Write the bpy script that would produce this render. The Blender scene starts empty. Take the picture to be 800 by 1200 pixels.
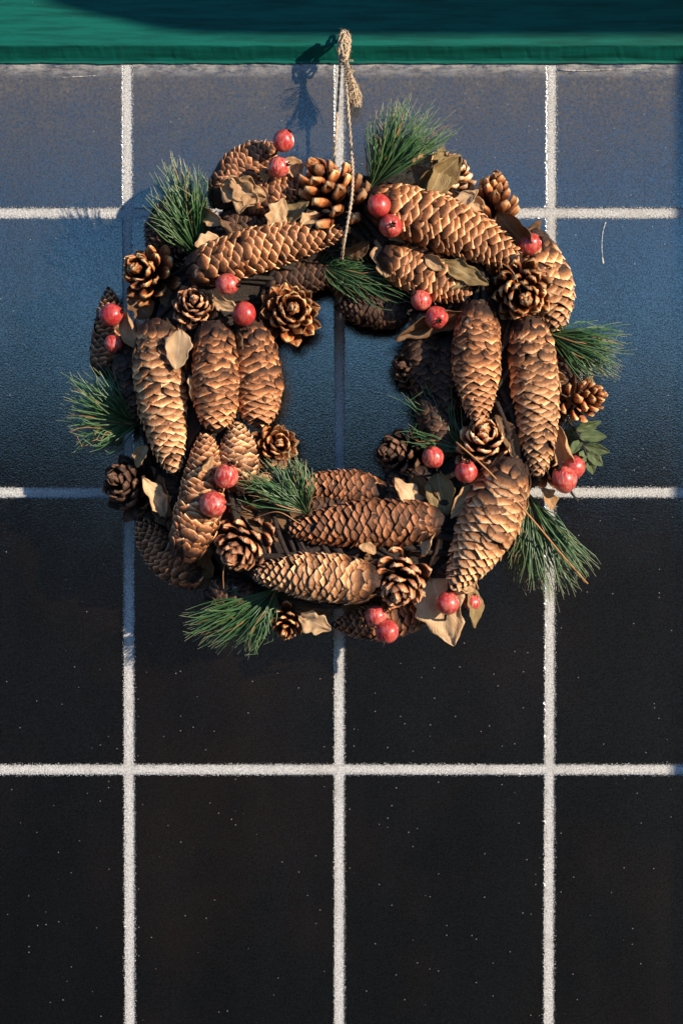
import bpy, bmesh, math, random
from mathutils import Vector, Matrix, noise
from mathutils.bvhtree import BVHTree
random.seed(7)
sc = bpy.context.scene
col = sc.collection
PI = math.pi
# ------------------------------------------------------------------ camera, sky, sun, exposure
U = 0.00061                 # metres on the wall per photograph pixel
D = 1.5                     # camera to wall
FP = D / U                  # focal length in photograph pixels
PITCH = math.radians(1.7)
cam_d = bpy.data.cameras.new('camera'); cam = bpy.data.objects.new('camera', cam_d); col.objects.link(cam)
cam.location = (0, -D, 0); cam.rotation_euler = (PI/2 - PITCH, 0, 0)
cam_d.sensor_fit = 'VERTICAL'; cam_d.sensor_height = 36; cam_d.lens = FP*36/1200
cam_d.clip_start = 0.05; cam_d.clip_end = 500
sc.camera = cam
SUN_EL, SUN_AZ = math.radians(14), math.radians(50)      # azimuth from the wall's normal, towards the right
sun_dir = Vector((math.sin(SUN_AZ)*math.cos(SUN_EL), -math.cos(SUN_AZ)*math.cos(SUN_EL), math.sin(SUN_EL)))
w = bpy.data.worlds.new('World'); sc.world = w; w.use_nodes = True
nt = w.node_tree; nt.nodes.clear()
sky = nt.nodes.new('ShaderNodeTexSky'); sky.sky_type = 'NISHITA'; sky.sun_disc = False
sky.sun_elevation = SUN_EL; sky.sun_rotation = math.atan2(sun_dir.x, sun_dir.y)
sky.air_density = 0.65; sky.dust_density = 0.0; sky.ozone_density = 3.6
bg = nt.nodes.new('ShaderNodeBackground'); bg.inputs[1].default_value = 0.15
wo = nt.nodes.new('ShaderNodeOutputWorld')
hs = nt.nodes.new('ShaderNodeHueSaturation'); hs.inputs['Saturation'].default_value = 1.08
nt.links.new(sky.outputs[0], hs.inputs['Color']); nt.links.new(hs.outputs[0], bg.inputs[0]); nt.links.new(bg.outputs[0], wo.inputs[0])
sl = bpy.data.lights.new('sun', 'SUN'); sl.energy = 4.9; sl.angle = math.radians(0.65); sl.color = (1.0, 0.84, 0.66)
so = bpy.data.objects.new('sun', sl); col.objects.link(so); so.location = sun_dir*5
so.rotation_euler = sun_dir.to_track_quat('Z', 'Y').to_euler()
sc.view_settings.view_transform = 'Standard'; sc.view_settings.look = 'None'
sc.view_settings.exposure = 0.62; sc.view_settings.gamma = 1.0
sc.cycles.max_bounces = 6

def P(px, py, d=0.0):
    """photo pixel + distance from the wall (in wall pixels) -> world point"""
    c, s = math.cos(PITCH), math.sin(PITCH)
    x, up = px - 400, 600 - py
    ray = Vector((x, FP*c + up*s, up*c - FP*s))
    t = (D - d*U) / ray.y
    return Vector((0, -D, 0)) + ray*t
def SZ(px, d): return px*U*(D - d*U)/D

# ------------------------------------------------------------------ materials
class NT:
    def __init__(s, name):
        s.m = bpy.data.materials.new(name); s.m.use_nodes = True; s.t = s.m.node_tree
        s.b = s.t.nodes['Principled BSDF']
    def n(s, typ, **kw):
        nd = s.t.nodes.new(typ)
        for k, v in kw.items(): setattr(nd, k, v)
        return nd
    def l(s, a, b): s.t.links.new(a, b)
    def pos(s): return s.n('ShaderNodeNewGeometry').outputs['Position']
    def noise(s, scale, detail=3, rough=.55, vec=None, sc3=None):
        nd = s.n('ShaderNodeTexNoise'); nd.inputs['Scale'].default_value = scale
        nd.inputs['Detail'].default_value = detail; nd.inputs['Roughness'].default_value = rough
        v = vec or s.pos()
        if sc3:
            mp = s.n('ShaderNodeMapping'); mp.inputs['Scale'].default_value = sc3; s.l(v, mp.inputs[0]); v = mp.outputs[0]
        s.l(v, nd.inputs['Vector']); return nd.outputs['Fac']
    def ramp(s, fac, stops, interp='LINEAR'):
        r = s.n('ShaderNodeValToRGB'); r.color_ramp.interpolation = interp
        e = r.color_ramp.elements
        while len(e) < len(stops): e.new(.5)
        for el, (p, c) in zip(e, stops):
            el.position = p; el.color = (c if len(c) == 4 else (*c, 1)) if not isinstance(c, (int, float)) else (c, c, c, 1)
        s.l(fac, r.inputs[0]); return r.outputs[0]
    def mix(s, a, b, f, mode='MIX'):
        m = s.n('ShaderNodeMix', data_type='RGBA', blend_type=mode)
        for sock, v in ((m.inputs[0], f), (m.inputs[6], a), (m.inputs[7], b)):
            if hasattr(v, 'links'): s.l(v, sock)
            elif isinstance(v, (int, float)): sock.default_value = v
            else: sock.default_value = (*v, 1) if len(v) == 3 else v
        return m.outputs[2]
    def math(s, op, a, b=None, clamp=False):
        m = s.n('ShaderNodeMath', operation=op, use_clamp=clamp)
        for sock, v in ((m.inputs[0], a), (m.inputs[1], b)):
            if v is None: continue
            if hasattr(v, 'links'): s.l(v, sock)
            else: sock.default_value = v
        return m.outputs[0]
    def bump(s, h, strength, dist):
        b = s.n('ShaderNodeBump'); b.inputs['Strength'].default_value = strength; b.inputs['Distance'].default_value = dist
        s.l(h, b.inputs['Height']); s.l(b.outputs[0], s.b.inputs['Normal']); return b
    def set(s, **kw):
        for k, v in kw.items():
            k = {'base': 'Base Color', 'rough': 'Roughness', 'spec': 'Specular IOR Level', 'coat': 'Coat Weight', 'ior': 'IOR',
                 'coat_rough': 'Coat Roughness', 'metal': 'Metallic', 'sss': 'Subsurface Weight', 'sheen': 'Sheen Weight', 'trans': 'Transmission Weight'}[k]
            i = s.b.inputs[k]
            if hasattr(v, 'links'): s.l(v, i)
            elif isinstance(v, (int, float)): i.default_value = v
            else: i.default_value = (*v, 1)
        return s
    def attr(s, name='cd'):
        a = s.n('ShaderNodeAttribute', attribute_name=name)
        sp = s.n('ShaderNodeSeparateColor'); s.l(a.outputs['Color'], sp.inputs[0]); return sp.outputs

RAIL_Z = P(400, 74).z
GX, PX_ = P(397.6, 600).x, P(397.6+246.8, 600).x - P(397.6, 600).x
GZ, PZ_ = P(400, 577).z, (P(400, 250).z - P(400, 902).z)/2
G2 = 5.3*U
def joint_distance(m):
    """distance from the centre line of the nearest joint, in units of 1 mm beyond the joint's edge"""
    xyz = m.n('ShaderNodeSeparateXYZ'); m.l(m.pos(), xyz.inputs[0])
    dx = m.math('PINGPONG', m.math('SUBTRACT', xyz.outputs[0], GX-20*PX_), PX_/2)
    dz_ = m.math('PINGPONG', m.math('SUBTRACT', xyz.outputs[2], GZ-20*PZ_), PZ_/2)
    return m.math('MULTIPLY', m.math('SUBTRACT', m.math('MINIMUM', dx, dz_), G2), 1000.0)
def tile_material():
    m = NT('glazed_tile')
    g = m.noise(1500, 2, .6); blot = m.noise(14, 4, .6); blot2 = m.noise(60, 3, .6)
    # dust and splashes gathered under the rail
    xyz = m.n('ShaderNodeSeparateXYZ'); m.l(m.pos(), xyz.inputs[0])
    hgt = m.math('DIVIDE', m.math('SUBTRACT', RAIL_Z, xyz.outputs[2]), 0.26)
    fall = m.math('SUBTRACT', 1.0, hgt, True)
    fall = m.math('POWER', fall, 2.6)
    dust_n = m.ramp(m.noise(420, 5, .7), [(.38, 0), (.68, 1)])
    dust = m.math('MULTIPLY', fall, m.math('ADD', .35, m.math('MULTIPLY', dust_n, .75)), True)
    dust = m.math('MULTIPLY', dust, m.math('ADD', .5, blot2))
    edge = m.math('SUBTRACT', 1.0, m.math('DIVIDE', m.math('SUBTRACT', RAIL_Z, xyz.outputs[2]), .011), True)
    edge = m.math('MULTIPLY', edge, m.ramp(m.noise(230, 5, .8, sc3=(.35, 1, 1)), [(.40, 0), (.60, 1)]))
    base = m.mix((.0010, .0008, .0006), (.0085, .0038, .0015), m.ramp(m.noise(6, 5, .6), [(.46, 0), (.74, 1)]))  # faint brown reflections in the glaze, painted in as blotches
    base = m.mix(base, (.0022, .0020, .0017), m.ramp(g, [(.5, 0), (.72, 1)]))
    base = m.mix(base, (.125, .112, .096), dust)
    base = m.mix(base, (.42, .40, .36), m.math('MULTIPLY', edge, .85))
    v = m.n('ShaderNodeTexVoronoi'); v.inputs['Scale'].default_value = 330; m.l(m.pos(), v.inputs['Vector'])
    vc = m.n('ShaderNodeSeparateColor'); m.l(v.outputs['Color'], vc.inputs[0])
    spk = m.math('MULTIPLY', m.math('LESS_THAN', v.outputs['Distance'], m.math('MULTIPLY', m.math('POWER', vc.outputs[1], 2.0), .14)), m.math('GREATER_THAN', m.math('ADD', vc.outputs[0], m.math('MULTIPLY', blot2, .25)), 1.03))
    base = m.mix(base, (.4, .38, .35), m.math('MULTIPLY', spk, .6))
    jd = joint_distance(m)
    ov = m.math('GREATER_THAN', m.math('SUBTRACT', m.noise(1150, 3, .7), m.math('MULTIPLY', m.math('MAXIMUM', jd, 0), .09)), .50)
    base = m.mix(base, (.50, .50, .48), m.math('MULTIPLY', ov, .8))
    smear = m.noise(9, 4, .65, sc3=(1.6, 1, .5)); fine = m.noise(950, 2, .8)
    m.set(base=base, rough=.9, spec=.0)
    gl = m.n('ShaderNodeBsdfAnisotropic', distribution='BECKMANN')
    gl.inputs['Color'].default_value = (.80, .92, 1.0, 1)
    m.l(m.math('ADD', m.ramp(smear, [(.3, .09), (.7, .145)]), m.math('MULTIPLY', dust, .4)), gl.inputs['Roughness'])
    bp = m.bump(m.noise(800, 2, .7), .28, .00020); m.l(bp.outputs[0], gl.inputs['Normal'])
    fr = m.n('ShaderNodeFresnel'); fr.inputs["IOR"].default_value = 2.3
    f = m.math('MULTIPLY', fr.outputs[0], m.math('ADD', .45, m.math('MULTIPLY', m.ramp(fine, [(.36, 0), (.64, 1)]), .9)))
    f = m.math('MULTIPLY', f, m.ramp(smear, [(.3, .72), (.7, 1.0)]))
    f = m.math('MULTIPLY', f, m.math('SUBTRACT', 1.0, m.math('MAXIMUM', m.math('MAXIMUM', m.math('MULTIPLY', dust, .7), edge), ov), True), True)
    mx = m.n('ShaderNodeMixShader'); m.l(f, mx.inputs[0]); m.l(m.b.outputs[0], mx.inputs[1]); m.l(gl.outputs[0], mx.inputs[2])
    m.l(mx.outputs[0], m.t.nodes['Material Output'].inputs[0])
    return m.m
def grout_material():
    m = NT('white_grout')
    g = m.noise(900, 3, .7); b = m.noise(35, 4, .6)
    c = m.ramp(g, [(.32, (.24, .24, .235)), (.5, (.46, .46, .45)), (.68, (.66, .665, .65))])
    c = m.mix(c, (.30, .285, .26), m.ramp(b, [(.52, 0), (.75, .7)]))
    c = m.mix(c, (.05, .045, .04), m.ramp(m.noise(260, 4, .75), [(.64, 0), (.72, .85)]))
    jd = joint_distance(m)
    bite = m.math('GREATER_THAN', m.math('ADD', m.noise(1100, 3, .7), m.math('MULTIPLY', jd, .05)), .50)
    c = m.mix(c, (.10, .10, .095), m.math('MULTIPLY', bite, .8))
    m.set(base=c, rough=.85, spec=.2); m.bump(g, .6, .0006); return m.m
def green_material():
    m = NT('green_gloss_paint')
    st = m.noise(60, 4, .6, sc3=(.35, 1, 5)); gr = m.noise(700, 3)
    c = m.mix((.004, .110, .084), (.0025, .055, .042), m.ramp(st, [(.4, 0), (.7, 1)]))
    c = m.mix(c, (.20, .30, .25), m.ramp(m.noise(300, 5, .75), [(.68, 0), (.74, .5)]))
    m.set(base=c, rough=.5, spec=.15); m.bump(m.mix(st, gr, .25), .35, .0008); return m.m
M_TILE, M_GROUT, M_GREEN = tile_material(), grout_material(), green_material()

# ------------------------------------------------------------------ mesh helpers
class MB:
    def __init__(s): s.v = []; s.f = []; s.c = []
    def add(s, vs, fs, cd=(.5, .5, .5)):
        o = len(s.v); s.v += [tuple(p) for p in vs]; s.f += [tuple(i+o for i in f) for f in fs]
        if isinstance(cd, list): s.c += cd
        else: s.c += [cd]*len(vs)
    def mesh(s, name, mat, origin=(0, 0, 0), smooth=True):
        me = bpy.data.meshes.new(name); o = origin
        me.from_pydata([(p[0]-o[0], p[1]-o[1], p[2]-o[2]) for p in s.v], [], s.f)
        a = me.color_attributes.new('cd', 'FLOAT_COLOR', 'POINT'); buf = []
        for c in s.c: buf += [c[0], c[1], c[2], 1]
        a.data.foreach_set('color', buf)
        if smooth: me.polygons.foreach_set('use_smooth', [True]*len(me.polygons))
        me.materials.append(mat); me.update(); return me
    def build(s, name, mat, parent=None, origin=None, smooth=True):
        """origin in world space; the parent is unrotated, so its world origin is simply subtracted"""
        if origin is None:
            n = max(1, len(s.v)); origin = Vector((sum(p[0] for p in s.v)/n, sum(p[1] for p in s.v)/n, sum(p[2] for p in s.v)/n))
        return link(name, s.mesh(name, mat, origin, smooth), origin, parent)
WL = {}
def link(name, data, origin, parent=None):
    o = bpy.data.objects.new(name, data); col.objects.link(o)
    origin = Vector(origin); WL[o] = origin
    if parent: o.parent = parent; o.location = origin - WL[parent]
    else: o.location = origin
    return o
def tag(o, label=None, cat=None, group=None, kind=None):
    if label: o['label'] = label
    if cat: o['category'] = cat
    if group: o['group'] = group
    if kind: o['kind'] = kind
    return o
def box(mb, x0, x1, y0, y1, z0, z1, cd=(.5, .5, .5)):
    vs = [(x, y, z) for x in (x0, x1) for y in (y0, y1) for z in (z0, z1)]
    mb.add(vs, [(0, 1, 3, 2), (4, 6, 7, 5), (0, 4, 5, 1), (2, 3, 7, 6), (0, 2, 6, 4), (1, 5, 7, 3)], cd)
def tube(mb, pts, rad, sides=6, cd=(.5, .5, .5), caps=True, cdf=None):
    n = len(pts); pts = [Vector(p) for p in pts]
    T = (pts[1]-pts[0]).normalized(); N = T.orthogonal().normalized(); vs = []; cs = []
    for i in range(n):
        t = (pts[min(i+1, n-1)] - pts[max(i-1, 0)]).normalized()
        N = (N - t*N.dot(t)).normalized(); B = t.cross(N)
        r = rad[i] if isinstance(rad, (list, tuple)) else rad
        for k in range(sides):
            a = 2*PI*k/sides; vs.append(pts[i] + (N*math.cos(a)+B*math.sin(a))*r)
            cs.append(cdf(i/(n-1)) if cdf else cd)
    fs = [(i*sides+k, i*sides+(k+1) % sides, (i+1)*sides+(k+1) % sides, (i+1)*sides+k) for i in range(n-1) for k in range(sides)]
    if caps: fs += [tuple(range(sides))[::-1], tuple((n-1)*sides+k for k in range(sides))]
    mb.add(vs, fs, cs)
def catmull(pts, n):
    pts = [Vector(p) for p in pts]; q = [2*pts[0]-pts[1]] + pts + [2*pts[-1]-pts[-2]]; out = []
    segs = len(pts)-1
    for i in range(n):
        x = i/(n-1)*segs; k = min(int(x), segs-1); t = x-k; a, b, c, d = q[k:k+4]
        out.append(.5*((2*b)+(c-a)*t+(2*a-5*b+4*c-d)*t*t+(3*b-a-3*c+d)*t**3))
    return out

# ------------------------------------------------------------------ the setting: tiled wall
wall_bm = MB(); box(wall_bm, -.9, .9, .00015, .08, -1.2, .9)
wall = tag(wall_bm.build('wall', M_GROUT, smooth=False, origin=(0, .02, 0)), kind='structure')
cx = [P(397.6 + 246.8*k, 600).x for k in range(-3, 5)]
zc = P(400, 577).z; dz = (P(400, 250).z - P(400, 902).z)/2
cz = [zc + dz*k for k in range(-3, 3)]
g2 = G2
def tile_mesh(x0, x1, z0, z1, seed):
    """a slab with softly rounded edges and a slightly wavy outline"""
    mb = MB(); N = 300; rng = random.Random(seed); tx, tz = rng.uniform(-.0006, .0006), rng.uniform(-.0007, .0007)
    def ring(ins, y):
        out = []
        for (ax, az, bx, bz) in ((x0, z0, x1, z0), (x1, z0, x1, z1), (x1, z1, x0, z1), (x0, z1, x0, z0)):
            for k in range(N):
                t = k/N; px = ax+(bx-ax)*t; pz = az+(bz-az)*t
                wv = (noise.noise(Vector((px*160, pz*160, seed)))*.45 + noise.noise(Vector((px*1100, pz*1100, seed)))*1.5)*U*1.2
                d = 4*U
                cxm, czm = (x0+x1)/2, (z0+z1)/2
                sx = (px-cxm)/((x1-x0)/2); sz = (pz-czm)/((z1-z0)/2)
                # rounded corner
                ex = max(0, abs(px-cxm)-((x1-x0)/2-d)); ez = max(0, abs(pz-czm)-((z1-z0)/2-d)); L = math.hypot(ex, ez)
                if L > d and L > 0:
                    px -= math.copysign(ex*(1-d/L), sx); pz -= math.copysign(ez*(1-d/L), sz)
                px -= (ins+wv)*sx*abs(sx); pz -= (ins+wv)*sz*abs(sz)
                out.append((px, y + (px-cxm)*tx + (pz-czm)*tz, pz))
        return out
    rs = [ring(-.0002, .004), ring(0, .0001), ring(.0002, -.0001), ring(.0006, -.0002)]
    vs = sum(rs, []); n = 4*N
    fs = [(r*n+k, r*n+(k+1) % n, (r+1)*n+(k+1) % n, (r+1)*n+k) for r in range(3) for k in range(n)]
    fs.append(tuple(3*n+k for k in range(n)))
    mb.add(vs, [f[::-1] for f in fs], (rng.random(), rng.random(), rng.random())); return mb
s = 0
for i in range(len(cx)-1):
    for j in range(len(cz)-1):
        s += 1
        mb = tile_mesh(cx[i]+g2, cx[i+1]-g2, cz[j]+g2, cz[j+1]-g2, s)
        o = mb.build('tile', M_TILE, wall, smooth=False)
        o.data.materials.append(M_GROUT)
        for k_, pl in enumerate(o.data.polygons): pl.use_smooth = len(pl.vertices) == 4; pl.material_index = 1 if k_ < 2400 else 0

# paint run on the right upper tile
m = NT('white_paint'); m.set(base=m.ramp(m.noise(700, 3), [(.4, (.16, .155, .15)), (.6, (.52, .51, .48))]), rough=.7); M_WPAINT = m.m
def wl(pts, rs, name):
    mb = MB(); q = catmull([P(x, y, 1.0) for x, y in pts], 14)
    r = [rs[min(int(i/13*len(rs)), len(rs)-1)]*U for i in range(14)]
    tube(mb, q, r, 6); return mb.build(name, M_WPAINT, wall)
wl([(709, 260), (706, 270), (704.5, 285), (705, 300), (706, 309)], [.9, .55, .5, .6, 1.3], 'paint_drip')
wl([(72, 91), (90, 90), (112, 88.6)], [.3, .6, .3], 'paint_scratch')
wl([(655, 82), (680, 83), (712, 81.5), (750, 80)], [1.0, .8, .6, .3], 'paint_smear')

# the paved ground in front of the wall, below the picture; the glaze mirrors it
gm = NT('grey_paving'); gm.set(base=gm.ramp(gm.noise(6, 5), [(.3, (.022, .018, .013)), (.7, (.036, .028, .020))]), rough=.9)
mb = MB(); gx = [-120+240*i/160 for i in range(161)]; gy = [0, -4, -12, -24, -30, -34, -38, -60, -160]
def gz(x, y):                                   # level paving, then a dark uneven bank, added unseen to keep low sky off the glaze
    up = min(1, max(0, (-y-26)/12)); return -1.15 + up*(2.45+.55*noise.noise(Vector((x*.16, 3, 0)))+.35*noise.noise(Vector((x*.6, 9, 0))))
mb.add([(x, y, gz(x, y)) for y in gy for x in gx], [(j*161+i, (j+1)*161+i, (j+1)*161+i+1, j*161+i+1)[::-1] for j in range(len(gy)-1) for i in range(160)])
tag(mb.build('ground', gm.m, smooth=False), kind='structure')
# ------------------------------------------------------------------ green rail over the tiles
def profile_run(mb, prof, x0, x1, nx, wob):
    vs = []; k = len(prof)
    for i in range(nx+1):
        x = x0+(x1-x0)*i/nx
        for j, (y, z) in enumerate(prof):
            a = wob[j]; vs.append((x, y+a*.5*noise.noise(Vector((x*60, j*3.1, 0))), z+a*noise.noise(Vector((x*45, j*7.7, 5)))+a*.5*noise.noise(Vector((x*260, j, 9)))))
    fs = [(i*k+j, (i+1)*k+j, (i+1)*k+j+1, i*k+j+1) for i in range(nx) for j in range(k-1)]
    mb.add(vs, fs)
zr = lambda py, d=0: P(400, py, d).z
mb = MB()
prof = [(.001, zr(-420)), (-.0110, zr(-420)), (-.0110, zr(53, 18)), (-.0106, zr(54.5, 17)), (-.0030, zr(68, 6)), (-.0018, zr(71, 4)), (-.0022, zr(71.4, 4)), (-.0022, zr(74.0, 4)), (.0005, zr(74.6, 1))]
profile_run(mb, prof, -.75, .75, 500, [0, 0, 0, .0005, .0007, .0005, .0005, .0009, .0012])
rail = mb.build('wooden_rail', M_GREEN, smooth=False)
tag(rail, 'green painted wooden rail along the top of the black tiles', 'rail')
# the side board right of the picture and the awning board above; both shade the wall
mb = MB(); box(mb, P(784+math.tan(SUN_AZ)*500, 600).x, P(784+math.tan(SUN_AZ)*500+120, 600).x, -500*U, .0, -1.15, zr(-430))
jamb = mb.build('side_board', M_GREEN, smooth=False); tag(jamb, 'green painted side board standing out from the wall right of the tiles', 'side board')
bv = jamb.modifiers.new('bevel', 'BEVEL'); bv.width = .003; bv.segments = 2
DO = .40; k_x = math.tan(SUN_AZ)*DO; k_z = math.tan(SUN_EL)/math.cos(SUN_AZ)*DO
mb = MB(); prof2 = []
for px, py in ((-260, -200), (-160, -120), (-90, -55), (-40, -22), (0, -4), (40, 12), (80, 24), (120, 32), (160, 42), (210, 47), (300, 49), (900, 49), (1500, 49)):
    q = P(px, py, 18); prof2.append((q.x + k_x, q.z + k_z))
n = len(prof2); top = zr(-420)+k_z; vs = []
for y in (-DO, -DO+.018):
    vs += [(x, y, z) for x, z in prof2] + [(x, y, top) for x, z in prof2]
fs = []
for k in range(n-1):
    fs += [(k, k+1, n+k+1, n+k), (2*n+k+1, 2*n+k, 3*n+k, 3*n+k+1), (k+1, k, 2*n+k, 2*n+k+1), (n+k, n+k+1, 3*n+k+1, 3*n+k)]
fs += [(0, n, 3*n, 2*n), (n-1, 3*n-1, 4*n-1, 2*n-1)]
mb.add(vs, fs)
aw = link('awning', None, (prof2[0][0], -.2, top)); tag(aw, 'green board awning projecting above the tiled wall', 'awning')
mb.build('fascia_board', M_GREEN, aw, smooth=False)
mb = MB(); box(mb, prof2[0][0], prof2[-1][0], -DO-.01, -.002, top+.001, top+.02); mb.build('roof_board', M_GREEN, aw, smooth=False)
#WREATH
# ------------------------------------------------------------------ the wreath: materials
def cone_mat(name, dark, mid, light, edge, rough=.62):
    m = NT(name); a = m.attr()
    n1 = m.noise(500, 4, .65); n2 = m.noise(1800, 3, .6)
    c = m.ramp(a[1], [(.28, dark), (.66, mid), (.88, light), (.98, edge)])  # scale's own darker base, deepened to paint shade into the gaps
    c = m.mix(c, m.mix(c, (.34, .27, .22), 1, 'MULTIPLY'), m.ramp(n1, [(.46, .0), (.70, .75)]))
    c = m.mix(c, (1.0, .94, .84), m.math('MULTIPLY', a[0], .22), 'OVERLAY')
    f = m.math('ADD', m.math('MULTIPLY', a[0], 1.0), .50)
    cc = m.n('ShaderNodeVectorMath', operation='SCALE'); m.l(c, cc.inputs[0]); m.l(f, cc.inputs['Scale'])
    cw = m.mix(cc.outputs[0], (.62, .56, .48), m.ramp(m.noise(75, 4, .7), [(.66, 0), (.74, .55)]))
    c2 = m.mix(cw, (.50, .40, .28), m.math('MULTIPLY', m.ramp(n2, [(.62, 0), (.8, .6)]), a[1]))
    m.set(base=c2, rough=m.ramp(n1, [(.3, rough-.14), (.7, rough+.12)]), spec=.35)
    m.bump(m.mix(n1, n2, .5), .9, .0010); return m.m
CM = {
 'tan':   cone_mat('tan_cone_scale',   (.025, .009, .004), (.25, .092, .030), (.74, .300, .125), (.92, .56, .32)),
 'pale':  cone_mat('pale_cone_scale',  (.032, .013, .006), (.32, .130, .048), (.84, .42, .195), (.95, .66, .42)),
 'brown': cone_mat('brown_cone_scale', (.016, .006, .003), (.16, .058, .020), (.48, .190, .085), (.70, .39, .22)),
 'dark':  cone_mat('dark_cone_scale',  (.012, .006, .004), (.060, .028, .015), (.115, .055, .030), (.16, .085, .048)),  # shade of the inner and back cones put into the colour
 'red':   cone_mat('russet_cone_scale',(.030, .007, .003), (.25, .070, .020), (.48, .19, .062), (.70, .42, .20), .42),
}
def leaf_mat(name, c1, c2, vein, back=.6):
    m = NT(name); a = m.attr()
    n1 = m.noise(120, 4, .6); n2 = m.noise(900, 4, .65)
    # a[0]: across the leaf (0 edge .. .5 midrib .. 1 edge), a[1]: along it
    ax = m.math('ABSOLUTE', m.math('SUBTRACT', a[0], .5))
    ph = m.math('ADD', m.math('MULTIPLY', a[1], 44), m.math('MULTIPLY', ax, -38))
    sv = m.math('POWER', m.math('ABSOLUTE', m.math('SINE', ph)), 14)
    mr = m.math('LESS_THAN', ax, .025)
    v = m.math('MAXIMUM', m.math('MULTIPLY', sv, .55), mr)
    c = m.mix(c1, c2, m.ramp(n1, [(.35, 0), (.68, 1)]))
    c = m.mix(c, (c1[0]*.35, c1[1]*.28, c1[2]*.22), m.ramp(n2, [(.58, 0), (.78, .8)]))
    c = m.mix(c, vein, m.math('MULTIPLY', v, .75))
    m.set(base=c, rough=.55, spec=.35)
    m.bump(m.math('ADD', m.math('MULTIPLY', v, .7), n2), .5, .0006)
    # thin leaf: some light comes through
    tr = m.n('ShaderNodeBsdfTranslucent'); m.l(c, tr.inputs[0])
    mx = m.n('ShaderNodeMixShader'); mx.inputs[0].default_value = .26
    out = m.t.nodes['Material Output']; m.l(m.b.outputs[0], mx.inputs[1]); m.l(tr.outputs[0], mx.inputs[2]); m.l(mx.outputs[0], out.inputs[0])
    return m.m
LM = {
 'tan':   leaf_mat('tan_dry_leaf', (.62, .385, .19), (.42, .23, .10), (.68, .48, .28)),
 'pale':  leaf_mat('pale_dry_leaf', (.74, .51, .28), (.54, .32, .15), (.78, .60, .40)),
 'olive': leaf_mat('olive_dry_leaf', (.30, .215, .085), (.21, .125, .05), (.42, .33, .17)),
 'brown': leaf_mat('brown_dry_leaf', (.20, .105, .045), (.12, .058, .024), (.27, .16, .08)),
 'green': leaf_mat('green_leaf', (.10, .16, .055), (.16, .20, .085), (.32, .36, .20)),
}
def berry_mat():
    m = NT('red_berry'); n1 = m.noise(170, 4, .6); n2 = m.noise(700, 3, .6, sc3=(1, 1, .35))
    a = m.attr(); c = m.ramp(n1, [(.32, (.30, .010, .014)), (.5, (.46, .034, .032)), (.68, (.60, .15, .11))])
    c = m.mix(c, (.70, .30, .21), m.math('MULTIPLY', m.ramp(n2, [(.46, 0), (.66, .8)]), m.math('ADD', .35, m.math('MULTIPLY', a[0], .65))))
    c = m.mix((.34, .006, .010), c, m.math('ADD', .5, m.math('MULTIPLY', a[0], .65)))
    c = m.mix(c, (.13, .02, .015), m.ramp(m.noise(1200, 2), [(.66, 0), (.74, .6)]))
    m.set(base=c, rough=.38, spec=.5, coat=.2, coat_rough=.22); m.b.inputs['Subsurface Weight'].default_value = .08
    m.b.inputs['Subsurface Radius'].default_value = (.003, .0008, .0006)
    m.bump(m.mix(n1, n2, .5), .45, .0010); return m.m
M_BERRY = berry_mat()
m = NT('dark_calyx'); m.set(base=m.ramp(m.noise(900, 3), [(.4, (.03, .014, .008)), (.7, (.12, .06, .03))]), rough=.8); M_CALYX = m.m
m = NT('needle_green'); a = m.attr()
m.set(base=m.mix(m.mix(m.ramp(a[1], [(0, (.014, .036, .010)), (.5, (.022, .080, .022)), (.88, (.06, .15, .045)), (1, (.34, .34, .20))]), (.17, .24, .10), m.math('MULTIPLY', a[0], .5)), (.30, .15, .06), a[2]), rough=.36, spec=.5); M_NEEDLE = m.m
m = NT('twig_bark'); n_ = m.noise(500, 4, .6, sc3=(1, 1, 1)); m.set(base=m.ramp(n_, [(.35, (.008, .005, .003)), (.7, (.035, .020, .012))]), rough=.85); m.bump(n_, .9, .0012); M_BARK = m.m
m = NT('dead_needle'); m.set(base=(.42, .20, .075), rough=.5); M_DEAD = m.m
m = NT('jute'); n_ = m.noise(1600, 3, .6); m.set(base=m.ramp(n_, [(.3, (.34, .235, .14)), (.55, (.58, .45, .31)), (.75, (.74, .62, .46))]), rough=.85, spec=.15); m.bump(n_, .8, .0005); M_JUTE = m.m
m = NT('rusty_nail'); m.set(base=(.12, .06, .04), rough=.6, metal=.6); M_NAIL = m.m

CX, CY, CD = 407, 462, 70
wreath = link('wreath', None, P(CX, CY, CD))
tag(wreath, 'round wreath of brown pine cones, red berries and pine needles hanging on black tiles', 'wreath')

# ------------------------------------------------------------------ ring of twisted vines that carries everything
def ringpt(a, r, d): return P(CX + (188+r)*math.cos(a), CY + (196+r)*math.sin(a), CD + d)
mb = MB(); n = 96; sd = 14
vs = [ringpt(2*PI*i/n, 52*math.cos(2*PI*k/sd)*(1+.12*noise.noise(Vector((i*.3, k, 0)))), 46*math.sin(2*PI*k/sd)) for i in range(n) for k in range(sd)]
mb.add(vs, [(i*sd+k, ((i+1) % n)*sd+k, ((i+1) % n)*sd+(k+1) % sd, i*sd+(k+1) % sd) for i in range(n) for k in range(sd)])
base = mb.build('vine_base', M_BARK, wreath)
rng = random.Random(3)
for q in range(26):
    ph = 2*PI*q/26; tw = rng.choice((2, 3, -2, 4)); rr = rng.uniform(46, 56); w0 = rng.uniform(0, 9)
    pts = []
    for i in range(91):
        a = 2*PI*i/90; th = ph + tw*a
        r2 = rr + 4*math.sin(3*a+w0)
        pts.append(ringpt(a+ph, r2*math.cos(th), r2*math.sin(th)))
    mb = MB(); tube(mb, pts, SZ(rng.uniform(2.6, 4.5), 80), 6); mb.build('vine', M_BARK, wreath)

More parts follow.
